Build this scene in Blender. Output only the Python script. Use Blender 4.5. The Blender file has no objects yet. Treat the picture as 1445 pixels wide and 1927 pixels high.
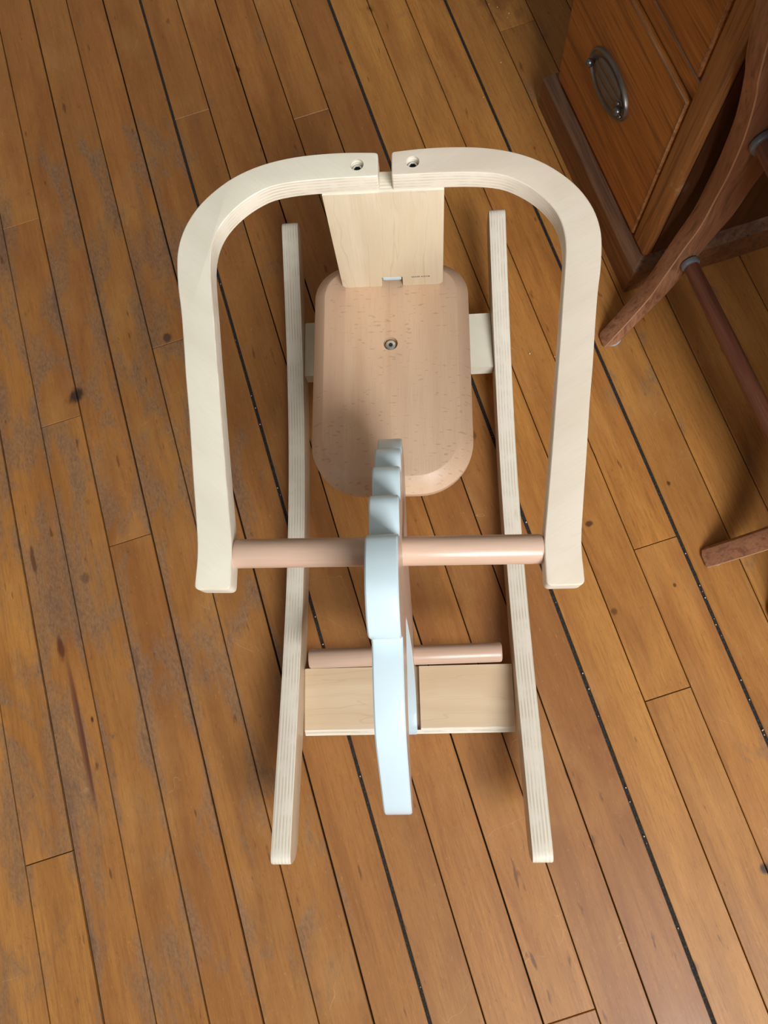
import bpy, bmesh, math, random
from mathutils import Vector, Matrix
random.seed(7)
PI = math.pi
SC = bpy.context.scene
COL = SC.collection
BETA = 0.2807                      # the room (floor boards, chest, chair) is turned against the rocking horse

# ------------------------------------------------------------------ camera
cam_d = bpy.data.cameras.new('camera')
cam = bpy.data.objects.new('camera', cam_d); COL.objects.link(cam)
cam_d.sensor_fit = 'HORIZONTAL'; cam_d.sensor_width = 36.0
cam_d.lens = 36.0 * 1339.2 / 1445.0
cam_d.clip_start = 0.02
R = Matrix.Rotation(0.2501287, 3, 'Z') @ Matrix.Rotation(0.26186563, 3, 'X') @ Matrix.Rotation(-0.2804811, 3, 'Z')
M = R.to_4x4(); M.translation = Vector((0.0324483, 0.0, 0.8709878)); cam.matrix_world = M
SC.camera = cam

# ------------------------------------------------------------------ world, light, exposure
vs = SC.view_settings
vs.view_transform = 'Standard'; vs.look = 'None'; vs.gamma = 1.0; vs.use_curve_mapping = False
vs.exposure = 0.33
world = bpy.data.worlds.new('sky'); SC.world = world; world.use_nodes = True
wn = world.node_tree; wn.nodes.clear()
sky = wn.nodes.new('ShaderNodeTexSky'); sky.sky_type = 'HOSEK_WILKIE'; sky.turbidity = 5.0
sky.sun_direction = (-0.3, 0.75, 0.6)
bg = wn.nodes.new('ShaderNodeBackground'); bg.inputs['Strength'].default_value = 0.6
wo = wn.nodes.new('ShaderNodeOutputWorld')
wn.links.new(sky.outputs[0], bg.inputs['Color']); wn.links.new(bg.outputs[0], wo.inputs['Surface'])

def room(n, s, z=0.0):
    c, sn = math.cos(BETA), math.sin(BETA)
    return Vector((n * c - s * sn, n * sn + s * c, z))

# daylight through the front window; left window and lamp are added fill
N0, N1, S0, S1, ZC = -1.75, 1.0, -1.40, 1.75, 2.60
WIN = {'front': (-0.06, 0.86, 1.20, 2.48), 'left': (-1.20, 0.10, 0.90, 2.10)}   # along the wall from, to, sill, head
def window_light(name, loc, rotz, tilt, sx, sy, watts, col):
    l = bpy.data.lights.new(name, 'AREA'); l.shape = 'RECTANGLE'; l.size = sx; l.size_y = sy
    l.energy = watts; l.color = col
    o = bpy.data.objects.new(name, l); COL.objects.link(o)
    o.location = loc; o.rotation_euler = (tilt, 0, rotz)
    return o
a, b, c, d = WIN['front']
window_light('daylight_and_fill', room((a + b) / 2, S0 - 0.02, (c + d) / 2), BETA, PI / 2, b - a, d - c, 69, (0.97, 0.985, 1.0))
a, b, c, d = WIN['left']
window_light('daylight_and_fill', room(N0 - 0.02, (a + b) / 2, (c + d) / 2), BETA - PI / 2, PI / 2, b - a, d - c, 3.5, (0.93, 0.97, 1.0))  # unseen window lamp, added to lift the ambient light

# ------------------------------------------------------------------ node helpers
class NT:
    def __init__(self, name):
        self.m = bpy.data.materials.new(name); self.m.use_nodes = True
        self.t = self.m.node_tree; self.t.nodes.clear()
        self.out = self.t.nodes.new('ShaderNodeOutputMaterial')
        self.b = self.t.nodes.new('ShaderNodeBsdfPrincipled')
        self.t.links.new(self.b.outputs[0], self.out.inputs['Surface'])
    def put(self, sock, v):
        if hasattr(v, 'is_linked'): self.t.links.new(v, sock)
        elif isinstance(v, (tuple, list)) and sock.type == 'RGBA' and len(v) == 3: sock.default_value = (*v, 1)
        else: sock.default_value = v
    def bsdf(self, **k):
        for n, v in k.items(): self.put(self.b.inputs[n.replace('_', ' ')], v)
        return self
    def math(self, op, a, b=0.0, c=None, clamp=False):
        n = self.t.nodes.new('ShaderNodeMath'); n.operation = op; n.use_clamp = clamp
        self.put(n.inputs[0], a); self.put(n.inputs[1], b)
        if c is not None: self.put(n.inputs[2], c)
        return n.outputs[0]
    def pos(self, rot=None):
        g = self.t.nodes.new('ShaderNodeNewGeometry').outputs['Position']
        if rot is None: return g
        r = self.t.nodes.new('ShaderNodeVectorRotate'); r.rotation_type = 'Z_AXIS'
        self.put(r.inputs['Vector'], g); r.inputs['Angle'].default_value = rot
        return r.outputs[0]
    def obj(self): return self.t.nodes.new('ShaderNodeTexCoord').outputs['Object']
    def rnd(self): return self.t.nodes.new('ShaderNodeObjectInfo').outputs['Random']
    def xyz(self, v):
        s = self.t.nodes.new('ShaderNodeSeparateXYZ'); self.put(s.inputs[0], v); return s.outputs
    def vec(self, x, y, z):
        s = self.t.nodes.new('ShaderNodeCombineXYZ')
        for k, v in enumerate((x, y, z)): self.put(s.inputs[k], v)
        return s.outputs[0]
    def scale(self, v, sc):
        n = self.t.nodes.new('ShaderNodeVectorMath'); n.operation = 'MULTIPLY'
        self.put(n.inputs[0], v); self.put(n.inputs[1], sc); return n.outputs[0]
    def add(self, v, w):
        n = self.t.nodes.new('ShaderNodeVectorMath'); n.operation = 'ADD'
        self.put(n.inputs[0], v); self.put(n.inputs[1], w); return n.outputs[0]
    def noise(self, v, scale=1.0, detail=4.0, rough=0.55, dist=0.0):
        n = self.t.nodes.new('ShaderNodeTexNoise'); self.put(n.inputs['Vector'], v)
        n.inputs['Scale'].default_value = scale; n.inputs['Detail'].default_value = detail
        n.inputs['Roughness'].default_value = rough; n.inputs['Distortion'].default_value = dist
        return n.outputs['Fac']
    def voro(self, v, scale=1.0):
        n = self.t.nodes.new('ShaderNodeTexVoronoi'); self.put(n.inputs['Vector'], v)
        n.inputs['Scale'].default_value = scale; return n.outputs['Distance']
    def ramp(self, f, lo, hi, a=0.0, b=1.0):
        n = self.t.nodes.new('ShaderNodeMapRange'); n.interpolation_type = 'SMOOTHSTEP'
        self.put(n.inputs['Value'], f)
        for k, v in zip(('From Min', 'From Max', 'To Min', 'To Max'), (lo, hi, a, b)): self.put(n.inputs[k], v)
        return n.outputs[0]
    def mix(self, f, a, b, mode='MIX'):
        n = self.t.nodes.new('ShaderNodeMix'); n.data_type = 'RGBA'; n.blend_type = mode
        self.put(n.inputs[0], f); self.put(n.inputs[6], a); self.put(n.inputs[7], b); return n.outputs[2]
    def bump(self, h, strength=0.2, dist=0.001):
        n = self.t.nodes.new('ShaderNodeBump'); n.inputs['Strength'].default_value = strength
        n.inputs['Distance'].default_value = dist; self.put(n.inputs['Height'], h)
        self.t.links.new(n.outputs[0], self.b.inputs['Normal'])

# ------------------------------------------------------------------ materials
def mat_floor():
    t = NT('worn_maple_floor')
    p = t.pos(-BETA); n, s, z = t.xyz(p); r = t.rnd()
    off = t.vec(t.math('MULTIPLY', r, 31.0), t.math('MULTIPLY', r, 17.0), t.math('MULTIPLY', r, 53.0))
    q = t.add(p, off)
    broad = t.noise(t.scale(q, (26, 3.2, 1)), 1, 5, 0.6, 0.6)
    fibre = t.noise(t.scale(q, (330, 14, 1)), 1, 4, 0.65)
    cloud = t.noise(t.scale(q, (9, 6, 1)), 1, 6, 0.6)
    light = t.mix(r, (0.62, 0.288, 0.068), (0.59, 0.256, 0.060))
    dark = t.mix(r, (0.40, 0.170, 0.040), (0.34, 0.126, 0.030))
    col = t.mix(t.ramp(broad, 0.28, 0.74), light, dark)
    tone = t.math('FRACT', t.math('MULTIPLY', r, 7.31))
    brown = t.math('MULTIPLY', t.math('MULTIPLY', t.ramp(n, 0.2024, 0.2010), t.ramp(n, -0.52, -0.34)), t.ramp(s, -0.45, 0.05, 0.75, 1.0))      # browner trodden boards, plus a soft cast shadow put into the colour
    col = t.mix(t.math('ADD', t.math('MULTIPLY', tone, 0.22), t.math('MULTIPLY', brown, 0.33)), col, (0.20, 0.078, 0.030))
    col = t.mix(t.ramp(fibre, 0.44, 0.74, 0, 0.42), col, (0.235, 0.088, 0.024))
    fine = t.noise(t.scale(q, (900, 60, 1)), 1, 3, 0.7)
    col = t.mix(t.ramp(fine, 0.45, 0.72, 0, 0.34), col, (0.21, 0.080, 0.024))
    pore = t.noise(t.scale(q, (420, 150, 1)), 1, 2, 0.6)
    col = t.mix(t.ramp(pore, 0.62, 0.74, 0, 0.30), col, (0.15, 0.055, 0.018))
    col = t.mix(t.ramp(pore, 0.36, 0.26, 0, 0.22), col, (0.66, 0.37, 0.13))
    col = t.mix(t.ramp(cloud, 0.50, 0.75, 0, 0.30), col, (0.56, 0.30, 0.10))
    # varnish worn through to grey wood, on the walked side of the room
    w1 = t.noise(t.add(t.scale(p, (17, 6.5, 1)), t.vec(t.math('MULTIPLY', r, 1.3), 7.7, 0)), 1, 10, 0.68, 0.5)
    lane = t.noise(t.add(t.scale(p, (1.7, 0.9, 1)), (0.4, 2.2, 0)), 1, 2, 0.5)
    side = t.math('MULTIPLY', t.ramp(n, -0.75, -0.45), t.ramp(n, -0.03, -0.22))
    far = t.math('MULTIPLY', side, t.math('MULTIPLY', t.ramp(s, 1.20, 0.70), t.ramp(s, -0.30, 0.05, 0.45, 1.0)))
    amount = t.math('ADD', t.math('MULTIPLY', far, 0.16), t.math('MULTIPLY', t.ramp(lane, 0.45, 0.65), 0.05))
    lev = t.math('ADD', w1, amount)
    edge = t.math('PINGPONG', t.math('ADD', n, 0.2552), 0.0286)        # distance across the boards
    lev = t.math('ADD', lev, t.ramp(edge, 0.014, 0.002, -0.02, 0.03))
    worn = t.ramp(lev, 0.60, 0.73)
    gran = t.noise(t.scale(p, (380, 140, 1)), 1, 6, 0.8)
    wcol = t.mix(t.ramp(gran, 0.34, 0.66), (0.32, 0.20, 0.118), (0.135, 0.078, 0.046))
    col = t.mix(t.math('MULTIPLY', worn, 0.60), col, wcol)
    col = t.mix(t.math('MULTIPLY', t.ramp(lev, 0.72, 0.82), 0.5), col, (0.12, 0.075, 0.058))
    # dark flecks and grime in the grain
    fl = t.noise(t.add(t.scale(q, (120, 26, 1)), (9, 3, 0)), 1, 3, 0.5)
    col = t.mix(t.ramp(fl, 0.68, 0.77, 0, 0.7), col, (0.095, 0.036, 0.016))
    gr = t.math('MULTIPLY', t.ramp(t.noise(t.scale(p, (60, 26, 1)), 1, 9, 0.8), 0.57, 0.70), far)
    col = t.mix(t.math('MULTIPLY', gr, 0.55), col, (0.085, 0.055, 0.042))
    # pale scratches
    sc = t.noise(t.scale(t.add(p, (4.4, 1.2, 0)), (5, 5, 1)), 1, 2, 0.5, 2.6)
    line = t.math('MULTIPLY', t.ramp(t.math('ABSOLUTE', t.math('SUBTRACT', sc, 0.5)), 0.0022, 0.0005), t.ramp(cloud, 0.55, 0.65))
    col = t.mix(t.math('MULTIPLY', line, 0.28), col, (0.70, 0.50, 0.33))
    # single knots, pitch streaks and stains that belong to the boards
    wob = t.noise(t.scale(p, (60, 25, 1)), 1, 4, 0.6)
    for (cn, cs, rn, rs, k, cc, *wb) in STAINS:
        dn = t.math('DIVIDE', t.math('SUBTRACT', n, cn), rn); ds = t.math('DIVIDE', t.math('SUBTRACT', s, cs), rs)
        dd = t.math('SQRT', t.math('ADD', t.math('MULTIPLY', dn, dn), t.math('MULTIPLY', ds, ds)))
        dd = t.math('ADD', dd, t.math('MULTIPLY', t.math('SUBTRACT', wob, 0.5), wb[0] if wb else 2.0))
        col = t.mix(t.ramp(dd, 1.0, 0.35, 0, k), col, cc)
    rough = t.ramp(worn, 0, 1, 0.42, 0.60)
    rough = t.math('ADD', rough, t.math('MULTIPLY', t.math('SUBTRACT', cloud, 0.5), 0.25))
    t.bsdf(Base_Color=col, Roughness=rough, Specular_IOR_Level=0.30)
    t.bump(t.math('ADD', t.math('MULTIPLY', fibre, 0.5), t.math('MULTIPLY', cloud, 1.2)), 0.22, 0.0012)
    return t.m
STAINS = [(-0.397, 0.185, 0.006, 0.022, 0.85, (0.10, 0.03, 0.015)), (-0.3925, 0.085, 0.0050, 0.125, 0.85, (0.17, 0.06, 0.03), 0.5), (-0.3905, 0.06, 0.0028, 0.11, 0.7, (0.10, 0.035, 0.02), 0.4),
          (-0.376, 0.088, 0.003, 0.006, 0.9, (0.04, 0.015, 0.01)),
          (-0.313, 0.514, 0.017, 0.014, 0.9, (0.03, 0.02, 0.016)), (-0.173, 0.558, 0.008, 0.009, 0.8, (0.05, 0.03, 0.03)),
          (-0.412, 0.31, 0.004, 0.026, 0.8, (0.11, 0.04, 0.02)), (0.202, -0.354, 0.006, 0.012, 0.85, (0.04, 0.02, 0.02)),
          (0.313, -0.288, 0.008, 0.008, 0.9, (0.03, 0.02, 0.02)), (0.257, 1.003, 0.007, 0.012, 0.85, (0.05, 0.025, 0.012)),
          (0.19, -0.10, 0.012, 0.010, 0.45, (0.25, 0.075, 0.03)), (0.275, 0.13, 0.006, 0.004, 0.8, (0.05, 0.02, 0.01)),
          (0.386, 0.148, 0.0035, 0.004, 0.8, (0.05, 0.02, 0.01)), (0.343, 0.028, 0.003, 0.0035, 0.8, (0.05, 0.02, 0.01)),
          (0.264, 0.02, 0.005, 0.006, 0.7, (0.08, 0.03, 0.01)), (-0.35, 0.262, 0.010, 0.010, 0.5, (0.06, 0.035, 0.025)),
          (0.452, 1.02, 0.06, 0.13, 0.55, (0.16, 0.045, 0.018)), (0.033, 0.965, 0.004, 0.008, 0.8, (0.05, 0.02, 0.01))]

def mat_plyface(name, c0, c1, c2, ang=0.7, rough=0.42):
    t = NT(name); p = t.obj(); r = t.rnd()
    v = t.t.nodes.new('ShaderNodeVectorRotate'); v.rotation_type = 'Z_AXIS'; v.inputs['Angle'].default_value = ang
    t.put(v.inputs['Vector'], p); q = v.outputs[0]
    band = t.noise(t.add(t.scale(q, (5, 34, 30)), t.vec(t.math('MULTIPLY', r, 9), 0, 0)), 1, 4, 0.55)
    fine = t.noise(t.scale(q, (60, 700, 600)), 1, 3, 0.6)
    col = t.mix(t.ramp(band, 0.35, 0.7), c0, c1)
    col = t.mix(t.ramp(fine, 0.45, 0.8, 0, 0.35), col, c2)
    t.bsdf(Base_Color=col, Roughness=rough, Specular_IOR_Level=0.4)
    t.bump(fine, 0.05, 0.0005); return t.m

def mat_plyedge(axis):
    t = NT('plywood_edge_' + axis); p = t.obj(); x, y, z = t.xyz(p)
    u = x if axis == 'x' else (y if axis == 'y' else z)
    sc = {'x': (1300, 9, 9), 'y': (9, 1300, 9), 'z': (9, 9, 1300)}[axis]
    wob = t.noise(t.scale(p, (14, 14, 14)), 1, 3)
    f = t.math('FRACT', t.math('ADD', t.math('MULTIPLY', u, 1 / 0.0034), t.math('MULTIPLY', wob, 0.7)))
    li = t.ramp(t.math('ABSOLUTE', t.math('SUBTRACT', f, 0.5)), 0.10, 0.30)
    st = t.noise(t.scale(p, sc), 1, 3, 0.6)
    li2 = t.math('MAXIMUM', li, t.ramp(t.noise(t.scale(p, (40, 40, 40)), 1, 3), 0.35, 0.65, 0.25, 1.0))
    col = t.mix(li2, (0.60, 0.52, 0.39), (0.84, 0.775, 0.645))
    col = t.mix(t.ramp(st, 0.5, 0.75, 0, 0.5), col, (0.58, 0.50, 0.38))
    dk = t.noise(t.scale(p, {'x': (260, 11, 11), 'y': (11, 260, 11), 'z': (11, 11, 260)}[axis]), 1, 2)
    col = t.mix(t.ramp(dk, 0.74, 0.79, 0, 0.8), col, (0.13, 0.08, 0.05))
    t.bsdf(Base_Color=col, Roughness=0.45, Specular_IOR_Level=0.4)
    t.bump(st, 0.05, 0.0004); return t.m

def mat_beech(name, axis='y', split=False, c0=(0.68, 0.465, 0.305), c1=(0.62, 0.40, 0.255), rough=0.38):
    t = NT(name); p = t.obj(); x, y, z = t.xyz(p)
    sc = {'y': (60, 3.5, 60), 'x': (3.5, 60, 60), 'z': (60, 60, 3.5)}[axis]
    fs = {'y': (900, 26, 900), 'x': (26, 900, 900), 'z': (900, 900, 26)}[axis]
    band = t.noise(t.scale(p, sc), 1, 4, 0.5); fine = t.noise(t.scale(p, fs), 1, 3, 0.6)
    col = t.mix(t.ramp(band, 0.35, 0.68), c0, c1)
    if split:
        side = t.ramp(x, -0.0004, 0.0004)
        col = t.mix(t.math('MULTIPLY', side, 0.35), col, (0.70, 0.50, 0.35))
        side2 = t.ramp(x, -0.0475, -0.0468, 0.35, 0)
        col = t.mix(side2, col, (0.57, 0.35, 0.24))
        fk = t.noise(t.scale(p, (140, 420, 1)), 1, 1, 0.4)
        msk = t.ramp(t.noise(t.scale(p, (22, 14, 1)), 1, 2), 0.36, 0.55)
        col = t.mix(t.math('MULTIPLY', t.ramp(fk, 0.64, 0.71), t.math('MULTIPLY', msk, 0.38)), col, (0.33, 0.16, 0.09))
    col = t.mix(t.ramp(fine, 0.45, 0.75, 0, 0.35), col, (0.52, 0.33, 0.22))
    t.bsdf(Base_Color=col, Roughness=rough, Specular_IOR_Level=0.45)
    t.bump(fine, 0.06, 0.0005); return t.m

def mat_maple(name, axis, c0=(0.72, 0.56, 0.375), c1=(0.65, 0.475, 0.30)):
    t = NT(name); p = t.obj()
    sc = {'z': (38, 38, 2.4), 'x': (2.4, 38, 38)}[axis]
    d = t.noise(t.scale(p, (8, 8, 8)), 1, 2)
    q = t.add(t.scale(p, sc), t.vec(d, d, d))
    band = t.noise(q, 1, 5, 0.5, 0.3); band2 = t.noise(q, 1.5, 2, 0.4, 0.15)
    fine = t.noise(t.scale(p, {'z': (800, 800, 22), 'x': (22, 800, 800)}[axis]), 1, 3)
    col = t.mix(t.ramp(band, 0.38, 0.62), c0, c1)
    ln = t.ramp(t.math('ABSOLUTE', t.math('SUBTRACT', band2, 0.52)), 0.012, 0.002, 0, 0.28)
    col = t.mix(ln, col, (0.52, 0.34, 0.18))
    col = t.mix(t.ramp(fine, 0.45, 0.8, 0, 0.25), col, (0.58, 0.42, 0.26))
    t.bsdf(Base_Color=col, Roughness=0.40, Specular_IOR_Level=0.4)
    t.bump(fine, 0.05, 0.0005); return t.m

def mat_oldwood(name, axis, c0, c1, c2, wear=(0.40, 0.27, 0.18), wk=0.4, rough=0.36, sc0=1.0):
    t = NT(name); p = t.obj()
    k = {'n': (2.2, 42, 42), 's': (42, 2.2, 42), 'z': (42, 42, 2.2)}[axis]
    f = {'n': (14, 420, 420), 's': (420, 14, 420), 'z': (420, 420, 14)}[axis]
    band = t.noise(t.scale(p, tuple(v * sc0 for v in k)), 1, 8, 0.68, 0.8)
    fine = t.noise(t.scale(p, f), 1, 4, 0.65)
    col = t.mix(t.ramp(band, 0.34, 0.68), c0, c1)
    mid = t.noise(t.scale(p, {'n': (5, 150, 150), 's': (150, 5, 150), 'z': (150, 150, 5)}[axis]), 1, 3, 0.5, 0.4)
    col = t.mix(t.ramp(mid, 0.50, 0.68, 0, 0.6), col, c2)
    col = t.mix(t.ramp(fine, 0.44, 0.72, 0, 0.6), col, c2)
    sp = t.noise(t.scale(p, tuple(v * 2.2 for v in k)), 1, 3, 0.5)
    col = t.mix(t.ramp(sp, 0.66, 0.76, 0, 0.8), col, tuple(v * 0.45 for v in c2))
    w = t.noise(t.scale(p, (18, 18, 18)), 1, 8, 0.7)
    col = t.mix(t.ramp(w, 0.62, 0.74, 0, wk), col, wear)
    t.bsdf(Base_Color=col, Roughness=t.math('ADD', rough, t.math('MULTIPLY', w, 0.15)), Specular_IOR_Level=0.5)
    t.bump(fine, 0.14, 0.0008); return t.m

def mat_plain(name, col, rough=0.5, metal=0.0, spec=0.5, var=0.0):
    t = NT(name)
    c = col
    if var:
        nz = t.noise(t.scale(t.obj(), (30, 30, 30)), 1, 4)
        c = t.mix(t.ramp(nz, 0.35, 0.7, 0, var), col, tuple(v * 0.6 for v in col))
    t.bsdf(Base_Color=c, Roughness=rough, Metallic=metal, Specular_IOR_Level=spec); return t.m

MAT = {}
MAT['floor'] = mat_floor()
MAT['ply_l'] = mat_plyface('birch_face_pale', (0.79, 0.74, 0.60), (0.74, 0.69, 0.55), (0.69, 0.63, 0.49), 0.7)
MAT['ply_r'] = mat_plyface('birch_face_warm', (0.74, 0.655, 0.53), (0.69, 0.60, 0.475), (0.63, 0.53, 0.41), -0.5)
MAT['ply_rocker'] = mat_plyface('birch_face_rocker', (0.66, 0.52, 0.36), (0.60, 0.46, 0.31), (0.54, 0.41, 0.27), 0.1)
MAT['edge_x'] = mat_plyedge('x'); MAT['edge_y'] = mat_plyedge('y'); MAT['edge_z'] = mat_plyedge('z')
MAT['beech_seat'] = mat_beech('beech_seat', 'y', True)
MAT['beech_x'] = mat_beech('beech_dowel', 'x', False, (0.64, 0.45, 0.335), (0.57, 0.385, 0.28), 0.28)
MAT['veneer'] = mat_beech('beech_veneer', 'z', False, (0.58, 0.43, 0.34), (0.53, 0.39, 0.31), 0.30)
MAT['maple_z'] = mat_maple('maple_backrest', 'z', (0.76, 0.65, 0.47), (0.70, 0.58, 0.40))
MAT['maple_x'] = mat_maple('maple_board', 'x')
MAT['white'] = mat_plain('white_gloss_paint', (0.56, 0.685, 0.73), 0.22, 0, 0.5)
MAT['zinc'] = mat_plain('zinc_screw', (0.62, 0.66, 0.68), 0.32, 1.0)
MAT['socket'] = mat_plain('screw_socket', (0.03, 0.035, 0.04), 0.4, 0.6)
MAT['ink'] = mat_plain('black_ink', (0.03, 0.03, 0.035), 0.6)
MAT['dark'] = mat_plain('dark_gap', (0.012, 0.009, 0.007), 0.9, 0, 0.1)
MAT['pine_s'] = mat_oldwood('stained_pine_drawer', 's', (0.50, 0.190, 0.040), (0.36, 0.118, 0.024), (0.14, 0.040, 0.011), wk=0.15, rough=0.30)
MAT['pine_z'] = mat_oldwood('stained_pine_post', 'z', (0.46, 0.205, 0.060), (0.32, 0.125, 0.033), (0.12, 0.040, 0.014), (0.60, 0.37, 0.18), 0.8)
MAT['pine_shaded'] = mat_oldwood('shaded_pine_side', 'z', (0.105, 0.036, 0.012), (0.070, 0.022, 0.008), (0.036, 0.012, 0.005), wk=0.1)  # pine darkened in its colour to stand in for shade on the chest side
MAT['pine_p'] = mat_oldwood('scuffed_plinth', 's', (0.26, 0.105, 0.040), (0.155, 0.058, 0.022), (0.06, 0.024, 0.013), (0.34, 0.21, 0.13), 0.5)
MAT['ledge'] = mat_oldwood('scuffed_ledge', 's', (0.26, 0.135, 0.075), (0.14, 0.070, 0.040), (0.06, 0.030, 0.020), (0.42, 0.34, 0.29), 0.85)
MAT['pine_edge'] = mat_oldwood('worn_edge', 's', (0.48, 0.29, 0.17), (0.26, 0.125, 0.06), (0.10, 0.042, 0.020), (0.66, 0.52, 0.38), 0.95)
MAT['chair'] = mat_oldwood('brown_chair_wood', 'z', (0.42, 0.195, 0.100), (0.30, 0.130, 0.064), (0.14, 0.053, 0.026), (0.40, 0.215, 0.12), 0.45, 0.40)
MAT['chair_rod'] = mat_oldwood('brown_chair_rod', 's', (0.23, 0.080, 0.040), (0.15, 0.050, 0.026), (0.075, 0.026, 0.014), (0.38, 0.19, 0.11), 0.35, 0.32)
MAT['arris'] = mat_plain('arris_highlight', (0.50, 0.27, 0.14), 0.4, 0, 0.5, 0.5)  # paler colour painted in for light catching the leg's edge
MAT['collar'] = mat_plain('grey_collar', (0.22, 0.25, 0.28), 0.28, 0.35, 0.6, 0.4)
MAT['felt'] = mat_plain('pale_blue_felt', (0.42, 0.50, 0.62), 0.9, 0, 0.2)
MAT['stool'] = mat_oldwood('pale_table_wood', 'z', (0.36, 0.24, 0.13), (0.28, 0.18, 0.10), (0.17, 0.10, 0.06), wk=0.3)
MAT['bronze'] = mat_plain('dark_bronze', (0.21, 0.165, 0.13), 0.40, 0.6, 0.5, 0.3)
MAT['steel'] = mat_plain('bright_bronze', (0.20, 0.20, 0.20), 0.28, 0.9)
MAT['wall'] = mat_plain('wall_paint', (0.215, 0.19, 0.155), 0.8, 0, 0.3)
MAT['ceil'] = mat_plain('ceiling_paint', (0.34, 0.33, 0.31), 0.85, 0, 0.3)
MAT['frame'] = mat_plain('window_paint', (0.70, 0.68, 0.63), 0.5)
MAT['fleck'] = mat_plain('white_fleck', (0.75, 0.72, 0.68), 0.8)

# ------------------------------------------------------------------ mesh helpers
def link(name, me, parent=None, mats=()):
    o = bpy.data.objects.new(name, me); COL.objects.link(o)
    for m in mats:
        me.materials.append(MAT[m] if isinstance(m, str) else m)
    if parent is not None: o.parent = parent
    return o

def finish(name, bm, mats, parent=None, angle=35):
    bmesh.ops.recalc_face_normals(bm, faces=bm.faces)
    me = bpy.data.meshes.new(name); bm.to_mesh(me); bm.free()
    o = link(name, me, parent, mats)
    me.polygons.foreach_set('use_smooth', [True] * len(me.polygons))
    me.set_sharp_from_angle(angle=math.radians(angle))
    return o

def tagthing(o, label, cat, group=None):
    o['label'] = label; o['category'] = cat
    if group: o['group'] = group
    return o

def empty(name, loc=(0, 0, 0), rz=0.0):
    o = bpy.data.objects.new(name, None); COL.objects.link(o); o.location = loc; o.rotation_euler = (0, 0, rz)
    o.empty_display_size = 0.05; return o

def spline(pts, k=4, closed=False):
    out = []; n = len(pts)
    rng = range(n if closed else n - 1)
    for i in rng:
        P = [Vector(pts[(i + j) % n] if closed else pts[min(max(i + j, 0), n - 1)]) for j in (-1, 0, 1, 2)]
        for m in range(k):
            u = m / k
            out.append(0.5 * ((2 * P[1]) + (P[2] - P[0]) * u + (2 * P[0] - 5 * P[1] + 4 * P[2] - P[3]) * u * u + (3 * P[1] - P[0] - 3 * P[2] + P[3]) * u ** 3))
    if not closed: out.append(Vector(pts[-1]))
    return out

def plate(name, poly, axis, t0, t1, mats, bevel=0.0015, seg=2, parent=None, angle=35, edge_idx=1):
    """a board: outline poly in the two other axes, thickness t0..t1 along axis; faces use slot 0, rim slot edge_idx"""
    def co(p, t):
        return {'x': (t, p[0], p[1]), 'y': (p[0], t, p[1]), 'z': (p[0], p[1], t)}[axis]
    bm = bmesh.new()
    A = [bm.verts.new(co(p, t0)) for p in poly]; B = [bm.verts.new(co(p, t1)) for p in poly]
    fa = bm.faces.new(A); fb = bm.faces.new(B)
    n = len(poly)
    for i in range(n):
        f = bm.faces.new((A[i], A[(i + 1) % n], B[(i + 1) % n], B[i])); f.material_index = edge_idx
    bmesh.ops.recalc_face_normals(bm, faces=bm.faces)
    if bevel:
        ed = set(fa.edges) | set(fb.edges)
        bmesh.ops.bevel(bm, geom=list(ed), offset=bevel, segments=seg, affect='EDGES', profile=0.6, material=edge_idx if edge_idx == 1 and bevel > 0.002 else -1, clamp_overlap=True)
    return finish(name, bm, mats, parent, angle)

def box_bm(bm, lo, hi, mat=0, bevel=0.0, seg=1):
    vs_ = [bm.verts.new((x, y, z)) for x in (lo[0], hi[0]) for y in (lo[1], hi[1]) for z in (lo[2], hi[2])]
    fs = []
    for q in ((0, 1, 3, 2), (4, 6, 7, 5), (0, 4, 5, 1), (2, 3, 7, 6), (0, 2, 6, 4), (1, 5, 7, 3)):
        f = bm.faces.new([vs_[i] for i in q]); f.material_index = mat; fs.append(f)
    bmesh.ops.recalc_face_normals(bm, faces=fs)
    if bevel:
        ed = set(e for f in fs for e in f.edges)
        bmesh.ops.bevel(bm, geom=list(ed), offset=bevel, segments=seg, affect='EDGES', profile=0.6, clamp_overlap=True)

def box(name, lo, hi, mats, parent=None, bevel=0.002, seg=2):
    bm = bmesh.new(); box_bm(bm, lo, hi, 0, bevel, seg)
    return finish(name, bm, mats if isinstance(mats, (list, tuple)) else [mats], parent, 40)

def rod_bm(bm, p0, p1, r, seg=28, end=0.0, mat=0):
    """round bar with softened ends"""
    p0, p1 = Vector(p0), Vector(p1); ax = (p1 - p0).normalized()
    u = ax.orthogonal().normalized(); w = ax.cross(u); L = (p1 - p0).length
    if callable(r): prof = [(L * k / 12, r(k / 12)) for k in range(13)]
    else: prof = [(0, r), (L, r)] if not end else [(0, r - end), (end * 0.3, r - end * 0.3), (end, r), (L - end, r), (L - end * 0.3, r - end * 0.3), (L, r - end)]
    rings = []
    for t, rr in prof:
        rings.append([bm.verts.new(p0 + ax * t + (u * math.cos(2 * PI * k / seg) + w * math.sin(2 * PI * k / seg)) * rr) for k in range(seg)])
    for i in range(len(rings) - 1):
        for k in range(seg):
            f = bm.faces.new((rings[i][k], rings[i][(k + 1) % seg], rings[i + 1][(k + 1) % seg], rings[i + 1][k])); f.material_index = mat
    for rr in (rings[0], rings[-1]):
        f = bm.faces.new(rr); f.material_index = mat

def rod(name, p0, p1, r, mats, parent=None, end=0.0, seg=28):
    bm = bmesh.new(); rod_bm(bm, p0, p1, r, seg, end)
    return finish(name, bm, mats, parent, 40)

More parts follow.
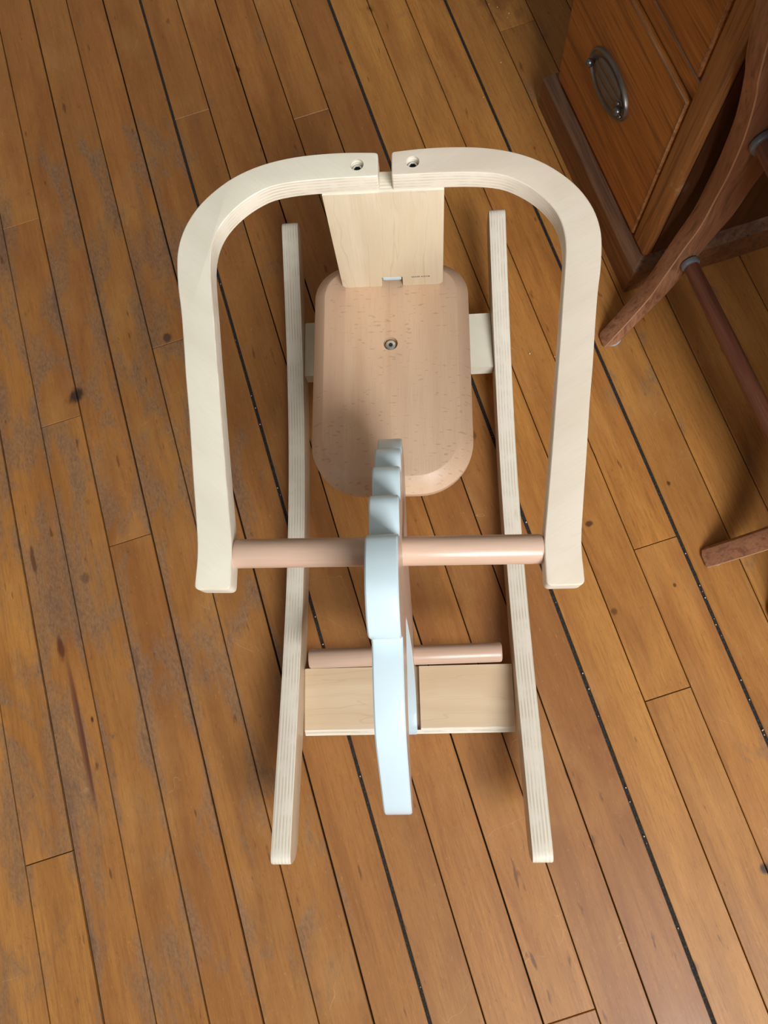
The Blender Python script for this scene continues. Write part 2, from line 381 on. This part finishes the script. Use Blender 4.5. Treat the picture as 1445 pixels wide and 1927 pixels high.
def cut(o, cutters):
    """boolean the given bmesh-made objects out of o and bake the result"""
    for c in cutters:
        m = o.modifiers.new('cut', 'BOOLEAN'); m.operation = 'DIFFERENCE'; m.object = c; m.solver = 'EXACT'
    bpy.context.view_layer.update()
    dg = bpy.context.evaluated_depsgraph_get()
    me = bpy.data.meshes.new_from_object(o.evaluated_get(dg), preserve_all_data_layers=True, depsgraph=dg)
    o.modifiers.clear(); old = o.data; o.data = me; me.name = old.name; bpy.data.meshes.remove(old)
    for c in cutters:
        cm = c.data; bpy.data.objects.remove(c); bpy.data.meshes.remove(cm)
    me.polygons.foreach_set('use_smooth', [True] * len(me.polygons)); me.set_sharp_from_angle(angle=math.radians(35))

# ------------------------------------------------------------------ the room
def structure(o): o['kind'] = 'structure'; return o
fbm = bmesh.new(); box_bm(fbm, (N0 - 0.1, S0 - 0.1, -0.06), (N1 + 0.1, S1 + 0.1, -0.0045))
floor = structure(finish('floor', fbm, ['dark'])); floor.rotation_euler = (0, 0, BETA)

SEAM = {-4: -.4849, -3: -.4264, -2: -.3696, -1: -.3128, 0: -.2552, 1: -.1973, 2: -.1401, 3: -.0823, 4: -.0258, 5: .0325, 6: .0897, 7: .1452, 8: .2017, 9: .2580, 10: .3140, 11: .3705, 12: .4277}
GAP = {-4: .0014, -3: .0024, -2: .0015, -1: .0018, 0: .0022, 1: .0014, 2: .0022, 3: .0040, 4: .0014, 5: .0018, 6: .0012, 7: .0014, 8: .0044, 9: .0012, 10: .0010, 11: .0040, 12: .0012}
JOINT = {3: [.910], -2: [.813, .484], -1: [.292], -4: [-.0495], 5: [-.3625], 10: [.0827], 9: [-.087], 6: [.8446], 12: [.8856], 1: [.548]}
def seam(i): return SEAM[i] if i in SEAM else (-.4849 + .0572 * (i + 4) if i < 0 else .4277 + .0568 * (i - 12))
i = -26
while True:
    a = seam(i) + GAP.get(i, .0014) / 2; b = seam(i + 1) - GAP.get(i + 1, .0014) / 2
    if a > N1 - .01: break
    a = max(a, N0); b = min(b, N1)
    if b - a > .01:
        js = sorted(JOINT.get(i, []))
        inview = -5 <= i <= 14
        if not js: js = [random.uniform(-1.3, -.75)] if inview else [random.uniform(-1.2, -.3)]
        s_ = S0; stops = [S0]
        lo, hi = js[0], js[-1]
        k = min(lo - random.uniform(.9, 1.3), -.62) if lo > -.5 else S0
        while k > S0 + .3: stops.append(k); k -= random.uniform(.9, 1.4)
        stops += js
        k = max(hi + random.uniform(.8, 1.3), 1.35 if inview else 0)
        while k < S1 - .25: stops.append(k); k += random.uniform(.7, 1.3)
        stops.append(S1); stops = sorted(stops)
        for p0, p1 in zip(stops[:-1], stops[1:]):
            bm = bmesh.new(); dz = random.uniform(-.00025, .00025)
            box_bm(bm, (a, p0 + .0004, -.012), (b, p1 - .0004, dz), 0)
            top = [e for e in bm.edges if all(v.co.z > -.005 for v in e.verts)]
            bmesh.ops.bevel(bm, geom=top, offset=.0006, segments=1, affect='EDGES')
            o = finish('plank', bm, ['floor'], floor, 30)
    i += 1

def wall(name, lo, hi, hole=None, mat='wall'):
    """wall slab in room coordinates, hole = (axis, a, b, c, d) window opening"""
    bm = bmesh.new()
    if hole is None: box_bm(bm, lo, hi)
    else:
        ax, a, b, c, d = hole
        def sub(u0, u1, z0, z1):
            l, h = list(lo), list(hi); l[ax], h[ax], l[2], h[2] = u0, u1, z0, z1; box_bm(bm, l, h)
        sub(lo[ax], a, lo[2], hi[2]); sub(b, hi[ax], lo[2], hi[2]); sub(a, b, lo[2], c); sub(a, b, d, hi[2])
    o = structure(finish(name, bm, [mat], None, 30)); o.rotation_euler = (0, 0, BETA); return o
T = .12
wall('wall_front', (N0 - T, S0 - T, 0), (N1 + T, S0, ZC), (0, *WIN['front']))
wall('wall_left', (N0 - T, S0, 0), (N0, S1, ZC), (1, *WIN['left']))
wall('wall_right', (N1, S0, 0), (N1 + T, S1, ZC)); wall('wall_back', (N0 - T, S1, 0), (N1 + T, S1 + T, ZC))
wall('ceiling', (N0 - T, S0 - T, ZC), (N1 + T, S1 + T, ZC + .08), None, 'ceil')
def baseboard(name, lo, hi):
    o = structure(box(name, lo, hi, 'frame', None, .003)); o.rotation_euler = (0, 0, BETA)
baseboard('baseboard_back', (N0 + .016, S1 - .016, .0005), (N1 - .016, S1, .12)); baseboard('baseboard_left', (N0, S0, .0005), (N0 + .016, S1, .12))
baseboard('baseboard_front', (N0 + .016, S0, .0005), (N1 - .016, S0 + .016, .12)); baseboard('baseboard_right', (N1 - .016, S0, .0005), (N1, S1, .12))
def window(name, ax, wall_co, a, b, c, d):
    bm = bmesh.new()
    def bar(u0, u1, z0, z1, t=.03):
        lo = [wall_co - .06, wall_co - .06, z0]; hi = [wall_co - .06 + t, wall_co - .06 + t, z1]
        lo[ax], hi[ax] = u0, u1; box_bm(bm, lo, hi)
    w = .035
    bar(a, a + w, c, d); bar(b - w, b, c, d); bar(a + w, b - w, c, c + w); bar(a + w, b - w, d - w, d); bar(a + w, b - w, (c + d) / 2 - .015, (c + d) / 2 + .015)
    o = structure(finish(name, bm, ['frame'], None, 30)); o.rotation_euler = (0, 0, BETA)
window('window_1', 0, S0 - .03, *WIN['front']); window('added_left_window', 1, N0 - .03, *WIN['left'])  # the second window is added, it only frames the ambient fill lamp

# ------------------------------------------------------------------ the rocking horse
H = empty('rocking_horse')
tagthing(H, 'pale birch rocking horse with a round armrest bow and white head edge, mid-floor', 'rocking horse')
PT = .0207                                            # plywood thickness
def ztop(y):
    d = y - .2274; return .0377 + .63 * d * d + .06 * d ** 3 - 1.06 * d ** 4
def rocker_outline():
    hgt = .0377; ya, yb = -.1625, .5855; m = 60
    top, bot = [], []
    for k in range(m + 1):
        y = ya + (yb - ya) * k / m; top.append((y, ztop(y)))
        sl = (ztop(y + 1e-4) - ztop(y - 1e-4)) / 2e-4; L = math.hypot(1, sl)
        bot.append((y + sl / L * hgt, ztop(y) - hgt / L))
    def corner(p, q, r_, n_=5):    # q: corner; trim towards p and r_
        P, Q, S = Vector(p), Vector(q), Vector(r_); rad = .013
        a = Q + (P - Q).normalized() * rad; b = Q + (S - Q).normalized() * rad
        return [tuple((1 - u) ** 2 * a + 2 * u * (1 - u) * Q + u * u * b) for u in [j / n_ for j in range(n_ + 1)]]
    body_t, body_b = top[2:-2], bot[2:-2]
    # front end (-y): bottom -> top ; back end: top -> bottom
    f0, f1 = (ya + .001, ztop(ya) - .034), top[0]; g0, g1 = (yb + .001, ztop(yb) - .034), top[-1]
    out = corner(f0, f1, body_t[0]) + body_t + corner(body_t[-1], g1, g0) + corner(g1, g0, body_b[-1]) + body_b[::-1] + corner(body_b[0], f0, f1)
    return out
ro = rocker_outline()
for sgn in (-1, 1):
    xc = sgn * (.14052 - PT / 2)
    plate('rocker', ro, 'x', xc - PT / 2, xc + PT / 2, ['ply_rocker', 'edge_x'], .0016, 2, H, 30)

def yz_board(name, prof, x0, x1, mats, parent, bevel=.0015):
    return plate(name, prof, 'x', x0, x1, mats, bevel, 2, parent, 35, 0)
XI = .1198
fprof = [(.0330, .034), (-.0352, .034), (-.0418, .0285), (-.0418, .0155), (.0330, .0155)]
fb = plate('front_crossboard', fprof[::-1], 'x', -XI, XI, ['maple_x', 'edge_z'], .0024, 3, H, 30, 0)
for f in fb.data.polygons:
    if f.normal.y < -.3 and abs(f.normal.x) < .5: f.material_index = 1
c1 = box('c', (-.0102, -.0372, .024), (.0132, .2, .06), 'dark', H, 0)
cut(fb, [c1])
rprof = [(.4712, .0465), (.3965, .0465), (.3965, .0275), (.4712, .0275)]
yz_board('rear_crossboard', rprof, -XI, XI, ['ply_l'], H, .002)

# head, neck and mane: one flat board on edge
head_pts = [(.0345, .4045), (.0352, .412), (.0345, .4265), (.0358, .434), (.042, .442), (.052, .448), (.0643, .4515), (.080, .4495), (.0925, .4445), (.0972, .4405), (.0985, .434), (.1005, .418), (.104, .4105),
            (.112, .411), (.123, .411), (.1295, .4088), (.1330, .4045), (.1345, .394), (.1375, .3775), (.145, .3755), (.156, .3748), (.1622, .3722), (.1655, .3680), (.1665, .358), (.1685, .3455),
            (.175, .3445), (.1825, .3435), (.1878, .3405), (.1905, .3365), (.1910, .328), (.1925, .3155), (.199, .3125), (.2065, .3065), (.2130, .2985), (.2140, .290), (.2105, .272), (.200, .250), (.176, .2355), (.146, .2255),
            (.124, .211), (.106, .173), (.087, .113), (.066, .063), (.045, .038), (.0325, .0335), (.0325, .0245), (-.0365, .0245), (-.0365, .034), (-.013, .043), (.006, .068), (.023, .107), (.040, .165), (.0495, .225), (.0555, .290), (.0565, .325), (.052, .337),
            (.040, .3365), (.016, .3385), (-.008, .3425), (-.0224, .338), (-.038, .328), (-.054, .3115), (-.0725, .2945), (-.0795, .2935), (-.0835, .2985), (-.0845, .309), (-.0805, .3215), (-.066, .3405), (-.045, .3690), (-.0300, .3875), (-.0180, .3955), (0.0, .4010), (.018, .4035)]
hp = []
soft = spline(head_pts, 3, True)
head = plate('head_board', [tuple(v) for v in soft], 'x', -PT / 2, PT / 2, ['veneer', 'white'], .0026, 3, H, 32)
head.location = (-.0012, 0, 0); head.rotation_euler = (0, .0072, 0)

OM = -.019                                            # the seat, bow and handle sit a touch askew on the rockers
def askew(o, dx=0.0):
    o.matrix_basis = Matrix.Translation((dx, .1, 0)) @ Matrix.Rotation(OM, 4, 'Z') @ Matrix.Translation((0, -.1, 0)); return o
askew(rod('handlebar', (-.1126, .1025, .3615), (.1126, .1025, .3615), .0108, ['beech_x'], H, .0022, 40))
rod('footrest_bar', (-.1022, .0408, .1), (.1024, .0428, .1), .0103, ['beech_x'], H, .002, 36)

outer = [(5.6, 440), (28, 441.6), (51, 441.8), (75, 440.2), (97, 436), (116, 429.2), (132, 420), (146, 408), (156.5, 395.5), (164.5, 381), (169, 367), (170.8, 353), (170.2, 339), (168, 321), (164.2, 300), (160.2, 272), (156.2, 241), (151.6, 210), (146.6, 171), (141.2, 131), (138.4, 108), (138.0, 92), (138.8, 82)]
inner = [(112.2, 79.5), (112.0, 95), (112.6, 108), (114.8, 125), (121, 170), (129.2, 233), (133.4, 265), (137, 295), (140.2, 320), (142.4, 341), (142, 356), (139, 369.5), (133, 381.5), (123.2, 393.5), (110.5, 403.8), (95.5, 411.4), (75, 415), (50, 416.2), (28, 416.6), (5.6, 416.6)]
def rnd_corner(a, q, b, rad, n_=4):
    A, Q, B = Vector(a), Vector(q), Vector(b); p = Q + (A - Q).normalized() * rad; r_ = Q + (B - Q).normalized() * rad
    return [tuple((1 - u) ** 2 * p + 2 * u * (1 - u) * Q + u * u * r_) for u in [j / n_ for j in range(n_ + 1)]]
so = [tuple(v) for v in spline(outer, 3)]; si = [tuple(v) for v in spline(inner, 3)]
pl = rnd_corner(si[-3], (5.6, 416.6), (5.6, 430), 2) + rnd_corner((5.6, 430), so[0], so[2], 3) + so[2:-2] + rnd_corner(so[-3], (138.6, 74.6), (125, 74.4), 4.5) + rnd_corner((125, 74.4), (112, 74.2), si[2], 4.5) + si[2:-3]
for sgn, fm in ((-1, 'ply_l'), (1, 'ply_r')):
    poly = [(sgn * x / 1000, y / 1000) for x, y in pl]
    g = plate('armrest_bow', poly, 'z', .354, .372, [fm, 'edge_z'], .0018, 3, H, 30)
    cb = bmesh.new(); rod_bm(cb, (sgn * .0232, .4288, .361), (sgn * .0232, .4288, .39), .0056, 28)
    c_ = finish('c', cb, ['edge_z'], H); cut(g, [c_]); askew(g)
    sb = bmesh.new(); rod_bm(sb, (sgn * .0232, .4285, .3615), (sgn * .0232, .4285, .3672), .0047, 24, .001)
    for k in range(6):
        an = k * PI / 3
        rod_bm(sb, (sgn * .0232 + .0016 * math.cos(an), .4282 + .0016 * math.sin(an), .3668), (sgn * .0232 + .0016 * math.cos(an), .4282 + .0016 * math.sin(an), .36735), .0014, 10, 0, 1)
    finish('screw', sb, ['zinc', 'socket'], g)

# backrest: upright board with a notch at its foot
bw = .0522; cx = .0005
bp_ = [(-bw, .3535), (-bw, .214)] + rnd_corner((-bw, .23), (-bw, .2102), (-.02, .2102), .007)[1:] + rnd_corner((-.02, .2102), (-.0108, .2102), (-.0108, .22), .0022) + [(-.0108, .2265), (.0108, .2265)] + \
      rnd_corner((.0108, .22), (.0108, .2102), (.02, .2102), .0022) + rnd_corner((.02, .2102), (bw, .2102), (bw, .23), .007)[:-1] + [(bw, .214), (bw, .3535)]
bp_ = [p for k, p in enumerate(bp_) if k == 0 or (Vector(p) - Vector(bp_[k - 1])).length > 2e-4]
br = askew(plate('backrest', bp_, 'y', .4152, .4362, ['maple_z', 'edge_y'], .0012, 2, H, 35), -.0030)
tc = bpy.data.curves.new('printed_code', 'FONT'); tc.body = '26658 ADCB'; tc.size = .0031; tc.align_x = 'LEFT'; tc.extrude = .00006
tc.space_character = 1.12
to = bpy.data.objects.new('tmp', tc); COL.objects.link(to); bpy.context.view_layer.update()
tm = bpy.data.meshes.new_from_object(to.evaluated_get(bpy.context.evaluated_depsgraph_get())); bpy.data.objects.remove(to); tm.name = 'printed_code'
tm.materials.clear()
for v in tm.vertices: v.co = Vector((v.co.x * 1.02 + .0198, .41514 - v.co.z, v.co.y + .2247))
code = link('printed_code', tm, br, ['ink']); code['label'] = 'small black printed code'

# seat: beech slab with a broad chamfer
def rrect(hw, y0, y1, rf, rb, n_=12):
    out = []
    for (cx_, cy_, rr, a0) in ((hw - rf, y0 + rf, rf, -PI / 2), (hw - rb, y1 - rb, rb, 0), (-hw + rb, y1 - rb, rb, PI / 2), (-hw + rf, y0 + rf, rf, PI)):
        for k in range(n_ + 1):
            an = a0 + PI / 2 * k / n_; out.append((cx_ + rr * math.cos(an), cy_ + rr * math.sin(an)))
    return out
sbm = bmesh.new(); rings = []
for z, hw, y0, y1, rf, rb in ((.1855, .0800, .1945, .4475, .0535, .037), (.1870, .0812, .1930, .4490, .0545, .038), (.1955, .0815, .1925, .4495, .055, .038), (.1966, .0808, .1933, .4488, .0545, .0375), (.2094, .0694, .2068, .4365, .046, .030), (.2100, .0682, .2080, .4352, .045, .029)):
    rings.append([sbm.verts.new((x, y, z)) for x, y in rrect(hw, y0, y1, rf, rb)])
for k in range(len(rings) - 1):
    n_ = len(rings[k])
    for j in range(n_): sbm.faces.new((rings[k][j], rings[k][(j + 1) % n_], rings[k + 1][(j + 1) % n_], rings[k + 1][j]))
sbm.faces.new(rings[0]); sbm.faces.new(rings[-1])
seat = finish('seat', sbm, ['beech_seat'], H, 18)
cb = bmesh.new(); rod_bm(cb, (0, .3495, .202), (0, .3495, .23), .0073, 36)
cut(seat, [finish('c', cb, ['beech_seat'], H)]); askew(seat, -.0056)
sb = bmesh.new(); rod_bm(sb, (0, .3489, .1995), (0, .3489, .2082), .0055, 32, .0010)
rod_bm(sb, (0, .3489, .2078), (0, .3489, .20832), .0024, 6, 0, 1)
finish('screw', sb, ['zinc', 'socket'], seat)

# body under the seat with the white tail that shows through the notch
box('seat_support', (-.0104, .235, .0463), (.0104, .440, .1857), ['white'], H, .002)
bm = bmesh.new(); box_bm(bm, (-.0100, .4176, .2162), (.0100, .456, .2236), 0, .0022, 3)
tail = askew(finish('tail', bm, ['white'], H, 40), -.0030)
box('tail_post', (-.0098, .449, .0463), (.0098, .4565, .2140), ['white'], tail, .001)

# ------------------------------------------------------------------ small chest of drawers (in room axes)
D = empty('chest_of_drawers', room(0, 0), BETA)
tagthing(D, 'old stained pine chest of drawers with a dark oval handle, top right on the floor', 'chest of drawers')
box('carcass', (.4560, .4196, .0665), (.955, .7125, .72), ['pine_shaded'], D, .002)
def plinth():
    bm = bmesh.new()
    prof = [(.0, .001), (.0, .047), (.0035, .053), (.0105, .062), (.024, .066), (.024, .001)]
    # swept around the left end, the front and the near side, mitred at the corners
    path = [((.955, .7365), (0, -1)), ((.434, .7365), (1, -1)), ((.434, .4125), (1, 1)), ((.955, .4125), (0, 1))]
    rings = []
    for (pn, ps), (dn, ds) in path:
        rings.append([bm.verts.new((pn + dn * o_, ps + ds * o_, z)) for o_, z in prof])
    for k in range(3):
        for j in range(len(prof)):
            f = bm.faces.new((rings[k][j], rings[k][(j + 1) % len(prof)], rings[k + 1][(j + 1) % len(prof)], rings[k + 1][j]))
            f.material_index = 1 if j in (1, 2) else 0
    bm.faces.new(rings[0]); bm.faces.new(rings[-1])
    return finish('plinth', bm, ['pine_p', 'ledge'], D, 25)
plinth()
box('post', (.444, .4185, .0665), (.4555, .4508, .72), ['pine_z'], D, .004, 3)
box('post', (.452, .7145, .0665), (.480, .7190, .72), ['pine_z'], D, .001)
box('top_board', (.425, .400, .7205), (.97, .735, .745), ['pine_s'], D, .005)
DZ = [(.0675, .2745), (.302, .500), (.528, .700)]
for k, (z0, z1) in enumerate(DZ):
    dr = box('drawer', (.4435, .4528, z0), (.4556, .7135, z1), ['pine_s'], D, .0028, 3)
    if k == 0: first = dr
    # worn lip along the edges
    bm = bmesh.new()
    box_bm(bm, (.4428, .4535, z1 - .0042), (.4445, .7125, z1 - .0012), 0, .0006)
    box_bm(bm, (.4428, .4540, z0 + .004), (.4445, .4562, z1 - .004), 0, .0006)
    finish('worn_lip', bm, ['pine_edge'], dr, 40)
    # oval stamped handle: dished plate, raised rim, three ribs, two posts, a swinging bail
    s0, zc, tilt = .5905, z0 + .1030, math.radians(3.5)
    A, B, nx = .0515, .0285, .4435
    def pt(u, v, h):     # u along the drawer (towards the near end), v up, h proud of the wood
        return Vector((nx - h, s0 - (u * math.cos(tilt) - v * math.sin(tilt)), zc + u * math.sin(tilt) + v * math.cos(tilt)))
    hb = bmesh.new(); m = 48
    ringsh = []
    for fr, h in ((1.0, 0.0), (1.0, .003), (.978, .0046), (.945, .0044), (.915, .0018), (.82, .0012)):
        ringsh.append([hb.verts.new(pt(A * fr * math.cos(2 * PI * j / m), (B - A * (1 - fr)) * math.sin(2 * PI * j / m) , h)) for j in range(m)])
    for q in range(len(ringsh) - 1):
        for j in range(m):
            f = hb.faces.new((ringsh[q][j], ringsh[q][(j + 1) % m], ringsh[q + 1][(j + 1) % m], ringsh[q + 1][j])); f.material_index = 1 if q in (1, 2) else 0
    hb.faces.new(ringsh[-1])
    for v0, su in ((.0130, .66), (.0005, .78), (-.0120, .66)):
        prev = None
        for j in range(17):
            u = (-1 + 2 * j / 16); uu = u * A * su; bulge = math.sqrt(max(0, 1 - u * u))
            cvv = v0 * (.35 + .65 * bulge)
            ring = [hb.verts.new(pt(uu, cvv + .0064 * bulge ** .5 * math.cos(a_), .0012 + .0046 * bulge ** .6 * math.sin(a_))) for a_ in [PI * q / 6 for q in range(7)]]
            if prev:
                for q in range(6): hb.faces.new((prev[q], prev[q + 1], ring[q + 1], ring[q]))
            prev = ring
    hd = finish('handle', hb, ['bronze', 'steel'], dr, 40)
    for u, v, rr, h in ((-.0425, -.0035, .0052, .0075), (.0400, -.0020, .0052, .0075), (.0455, -.0050, .0024, .006), (.0355, .0045, .0026, .006)):
        kb = bmesh.new(); mt = Matrix.Translation(pt(u, v, h)); bmesh.ops.create_uvsphere(kb, u_segments=14, v_segments=10, radius=rr, matrix=mt)
        finish('handle_stud', kb, ['steel'], dr, 60)
for z in (.288, .514):
    box('rail', (.4465, .4512, z - .0115), (.4556, .7135, z + .0110), ['pine_s'], D, .003, 2)
rb_ = bmesh.new(); box_bm(rb_, (.4458, .4512, .2955), (.4490, .7135, .2990), 0, .0008); finish('worn_bead', rb_, ['pine_edge'], D, 40)

# ------------------------------------------------------------------ chair beside the chest (room axes)
Cc = empty('chair', room(0, 0), BETA)
tagthing(Cc, 'brown wooden chair with thick curved legs standing before the chest of drawers', 'chair')
SM = .2                                               # middle of the chair along s
path = [(.0, .3785, .1440), (.03, .4075, .1549), (.06, .4289, .1628), (.085, .4378, .1666), (.13, .4543, .1749), (.165, .4622, .1767), (.205, .4666, .1811), (.25, .4610, .1770), (.302, .4530, .1750), (.348, .4425, .1750), (.373, .4340, .1750), (.425, .4250, .1800), (.4495, .4240, .1810)]
def leg(side, fn):
    bm = bmesh.new(); pts = spline([Vector(p) for p in path], 4); rings = []
    o_n = 1 if fn(0) == 0 else -1
    for p in pts:
        z, n_, ds = p; h = min(1, max(0, z) / .26); ln = .025 + .027 * h + .006 * max(0, (z - .26) / .16); ls = .0245 + .003 * h + .007 * max(0, (z - .30) / .12); e = .0010; c = .009
        # (0, 0) is the sharp arris; the other corners are rounded
        sec = [(0, e), (e, 0), (ln - c, 0), (ln - c * .3, c * .3), (ln, c), (ln, ls - c), (ln - c * .3, ls - c * .3), (ln - c, ls), (c, ls), (c * .3, ls - c * .3), (0, ls - c)]
        s_c = SM + ds if side > 0 else SM - .165 - .25 * (ds - .144)
        rings.append([bm.verts.new((fn(n_ + (0 if side > 0 else .007)) + o_n * a_, s_c + b_, z + .0042)) for a_, b_ in sec])
    k = len(rings[0])
    for i_ in range(len(rings) - 1):
        for j in range(k):
            f = bm.faces.new((rings[i_][j], rings[i_][(j + 1) % k], rings[i_ + 1][(j + 1) % k], rings[i_ + 1][j]))
            f.material_index = 1 if j == 0 else 0
    bm.faces.new(rings[0]); bm.faces.new(rings[-1])
    o = finish('leg', bm, ['chair', 'arris'], Cc, 30)
    s0 = SM + .144 if side > 0 else SM - .165
    gb = bmesh.new(); g0 = (fn(path[0][1] + (0 if side > 0 else .007)) + o_n * .0155, s0 + .0115)
    rod_bm(gb, (*g0, .0003), (*g0, .0046), .0122, 24, .001)
    finish('felt_glide', gb, ['felt'], o, 40)
    return o
near = lambda n_: n_
far = lambda n_: 1.255 - n_
for fn in (near, far):
    for side in (1, -1): leg(side, fn)
def stretcher(p0, p1, r):
    p0, p1 = Vector(p0), Vector(p1)
    o = rod('stretcher', p0, p1, lambda u: r * (.92 + .22 * math.sin(PI * u) ** .7), ['chair_rod'], Cc, 0, 24)
    ax = (p1 - p0).normalized()
    for e, d_ in ((p0, 1), (p1, -1)):
        bm = bmesh.new(); rod_bm(bm, e + ax * d_ * .0005, e + ax * d_ * .0075, r * 1.28, 24, .0018); finish('collar', bm, ['collar'], o, 40)
for nn, zz, rr in ((.468, .112, .0085), (.475, .296, .0105), (.787, .112, .0085), (.780, .296, .0105)):
    stretcher((nn, SM + (.1715 if zz < .2 else .1745), zz), (nn, SM - .146, zz), rr)
sb_ = bmesh.new(); box_bm(sb_, (.412, SM - .215, .4495), (.848, SM + .212, .478), 0, .008, 3); finish('seat', sb_, ['chair_rod'], Cc, 40)

# ------------------------------------------------------------------ small table whose leg just enters the right edge
Tt = empty('side_table', room(0, 0), BETA)
tagthing(Tt, 'pale worn wooden table leg at the right edge, below the brown chair leg', 'table')
def tleg(n0, s0, n1, s1):
    bm = bmesh.new(); rod_bm(bm, (n0, s0, .0008), (n1, s1, .545), lambda u: .0185 + .004 * u, 24); finish('leg', bm, ['stool'], Tt, 40)
tleg(.4475, -.039, .60, -.085); tleg(.4515, -.50, .60, -.46); tleg(.93, -.046, .80, -.085); tleg(.93, -.50, .80, -.46)
bm = bmesh.new(); box_bm(bm, (.545, -.53, .5455), (.95, -.03, .570), 0, .006, 3); finish('tabletop', bm, ['stool'], Tt, 40)

# dark packed dirt that fills the three widest seams
gm = bmesh.new(); rg = random.Random(5)
for idx in (3, 8, 11):
    q0 = SEAM[idx] - GAP[idx] / 2 + .0001; q1 = SEAM[idx] + GAP[idx] / 2 - .0001; prev = None
    for k in range(420):
        y_ = -.55 + k * .0045
        row = [gm.verts.new((u_, y_, -.0016 + rg.uniform(-.0009, .0006))) for u_ in (q0, (q0 + q1) / 2, q1)]
        if prev:
            for m_ in (0, 1): gm.faces.new((prev[m_], prev[m_ + 1], row[m_ + 1], row[m_]))
        prev = row
t_ = NT('packed_dirt'); nz_ = t_.noise(t_.scale(t_.obj(), (700, 420, 1)), 1, 3, 0.7)
t_.bsdf(Base_Color=t_.mix(t_.ramp(nz_, 0.45, 0.75), (0.010, 0.009, 0.008), (0.075, 0.068, 0.062)), Roughness=0.9); MAT_DIRT = t_.m
fl_ = finish('seam_filler', gm, [MAT_DIRT], floor, 180); fl_['kind'] = 'stuff'
# ------------------------------------------------------------------ crumbs caught in the wide seams and on the boards
bm = bmesh.new(); rs = random.Random(3)
def crumb(n_, s_, r):
    bmesh.ops.create_icosphere(bm, subdivisions=1, radius=r, matrix=Matrix.Translation((n_, s_, max(.0003, r * .5))) @ Matrix.Diagonal((1, 1.2, .6, 1)))
for idx in (3, 8, 11):
    for _ in range(16): crumb(SEAM[idx] + rs.uniform(-.001, .001), rs.uniform(-.4, .7 if idx != 11 else .25), rs.uniform(.0004, .0009))
for n_, s_ in ((.44, .93), (.447, .905), (.452, .912), (.43, .94), (.365, .78), (.41, .83), (.286, .37), (.315, .355), (.376, .41), (.30, .30)): crumb(n_, s_, rs.uniform(.0006, .0013))
cr = finish('crumbs', bm, ['fleck'], None, 60); cr.rotation_euler = (0, 0, BETA); cr['kind'] = 'stuff'
tagthing(cr, 'tiny white crumbs and flecks caught in the floor seams', 'crumbs')
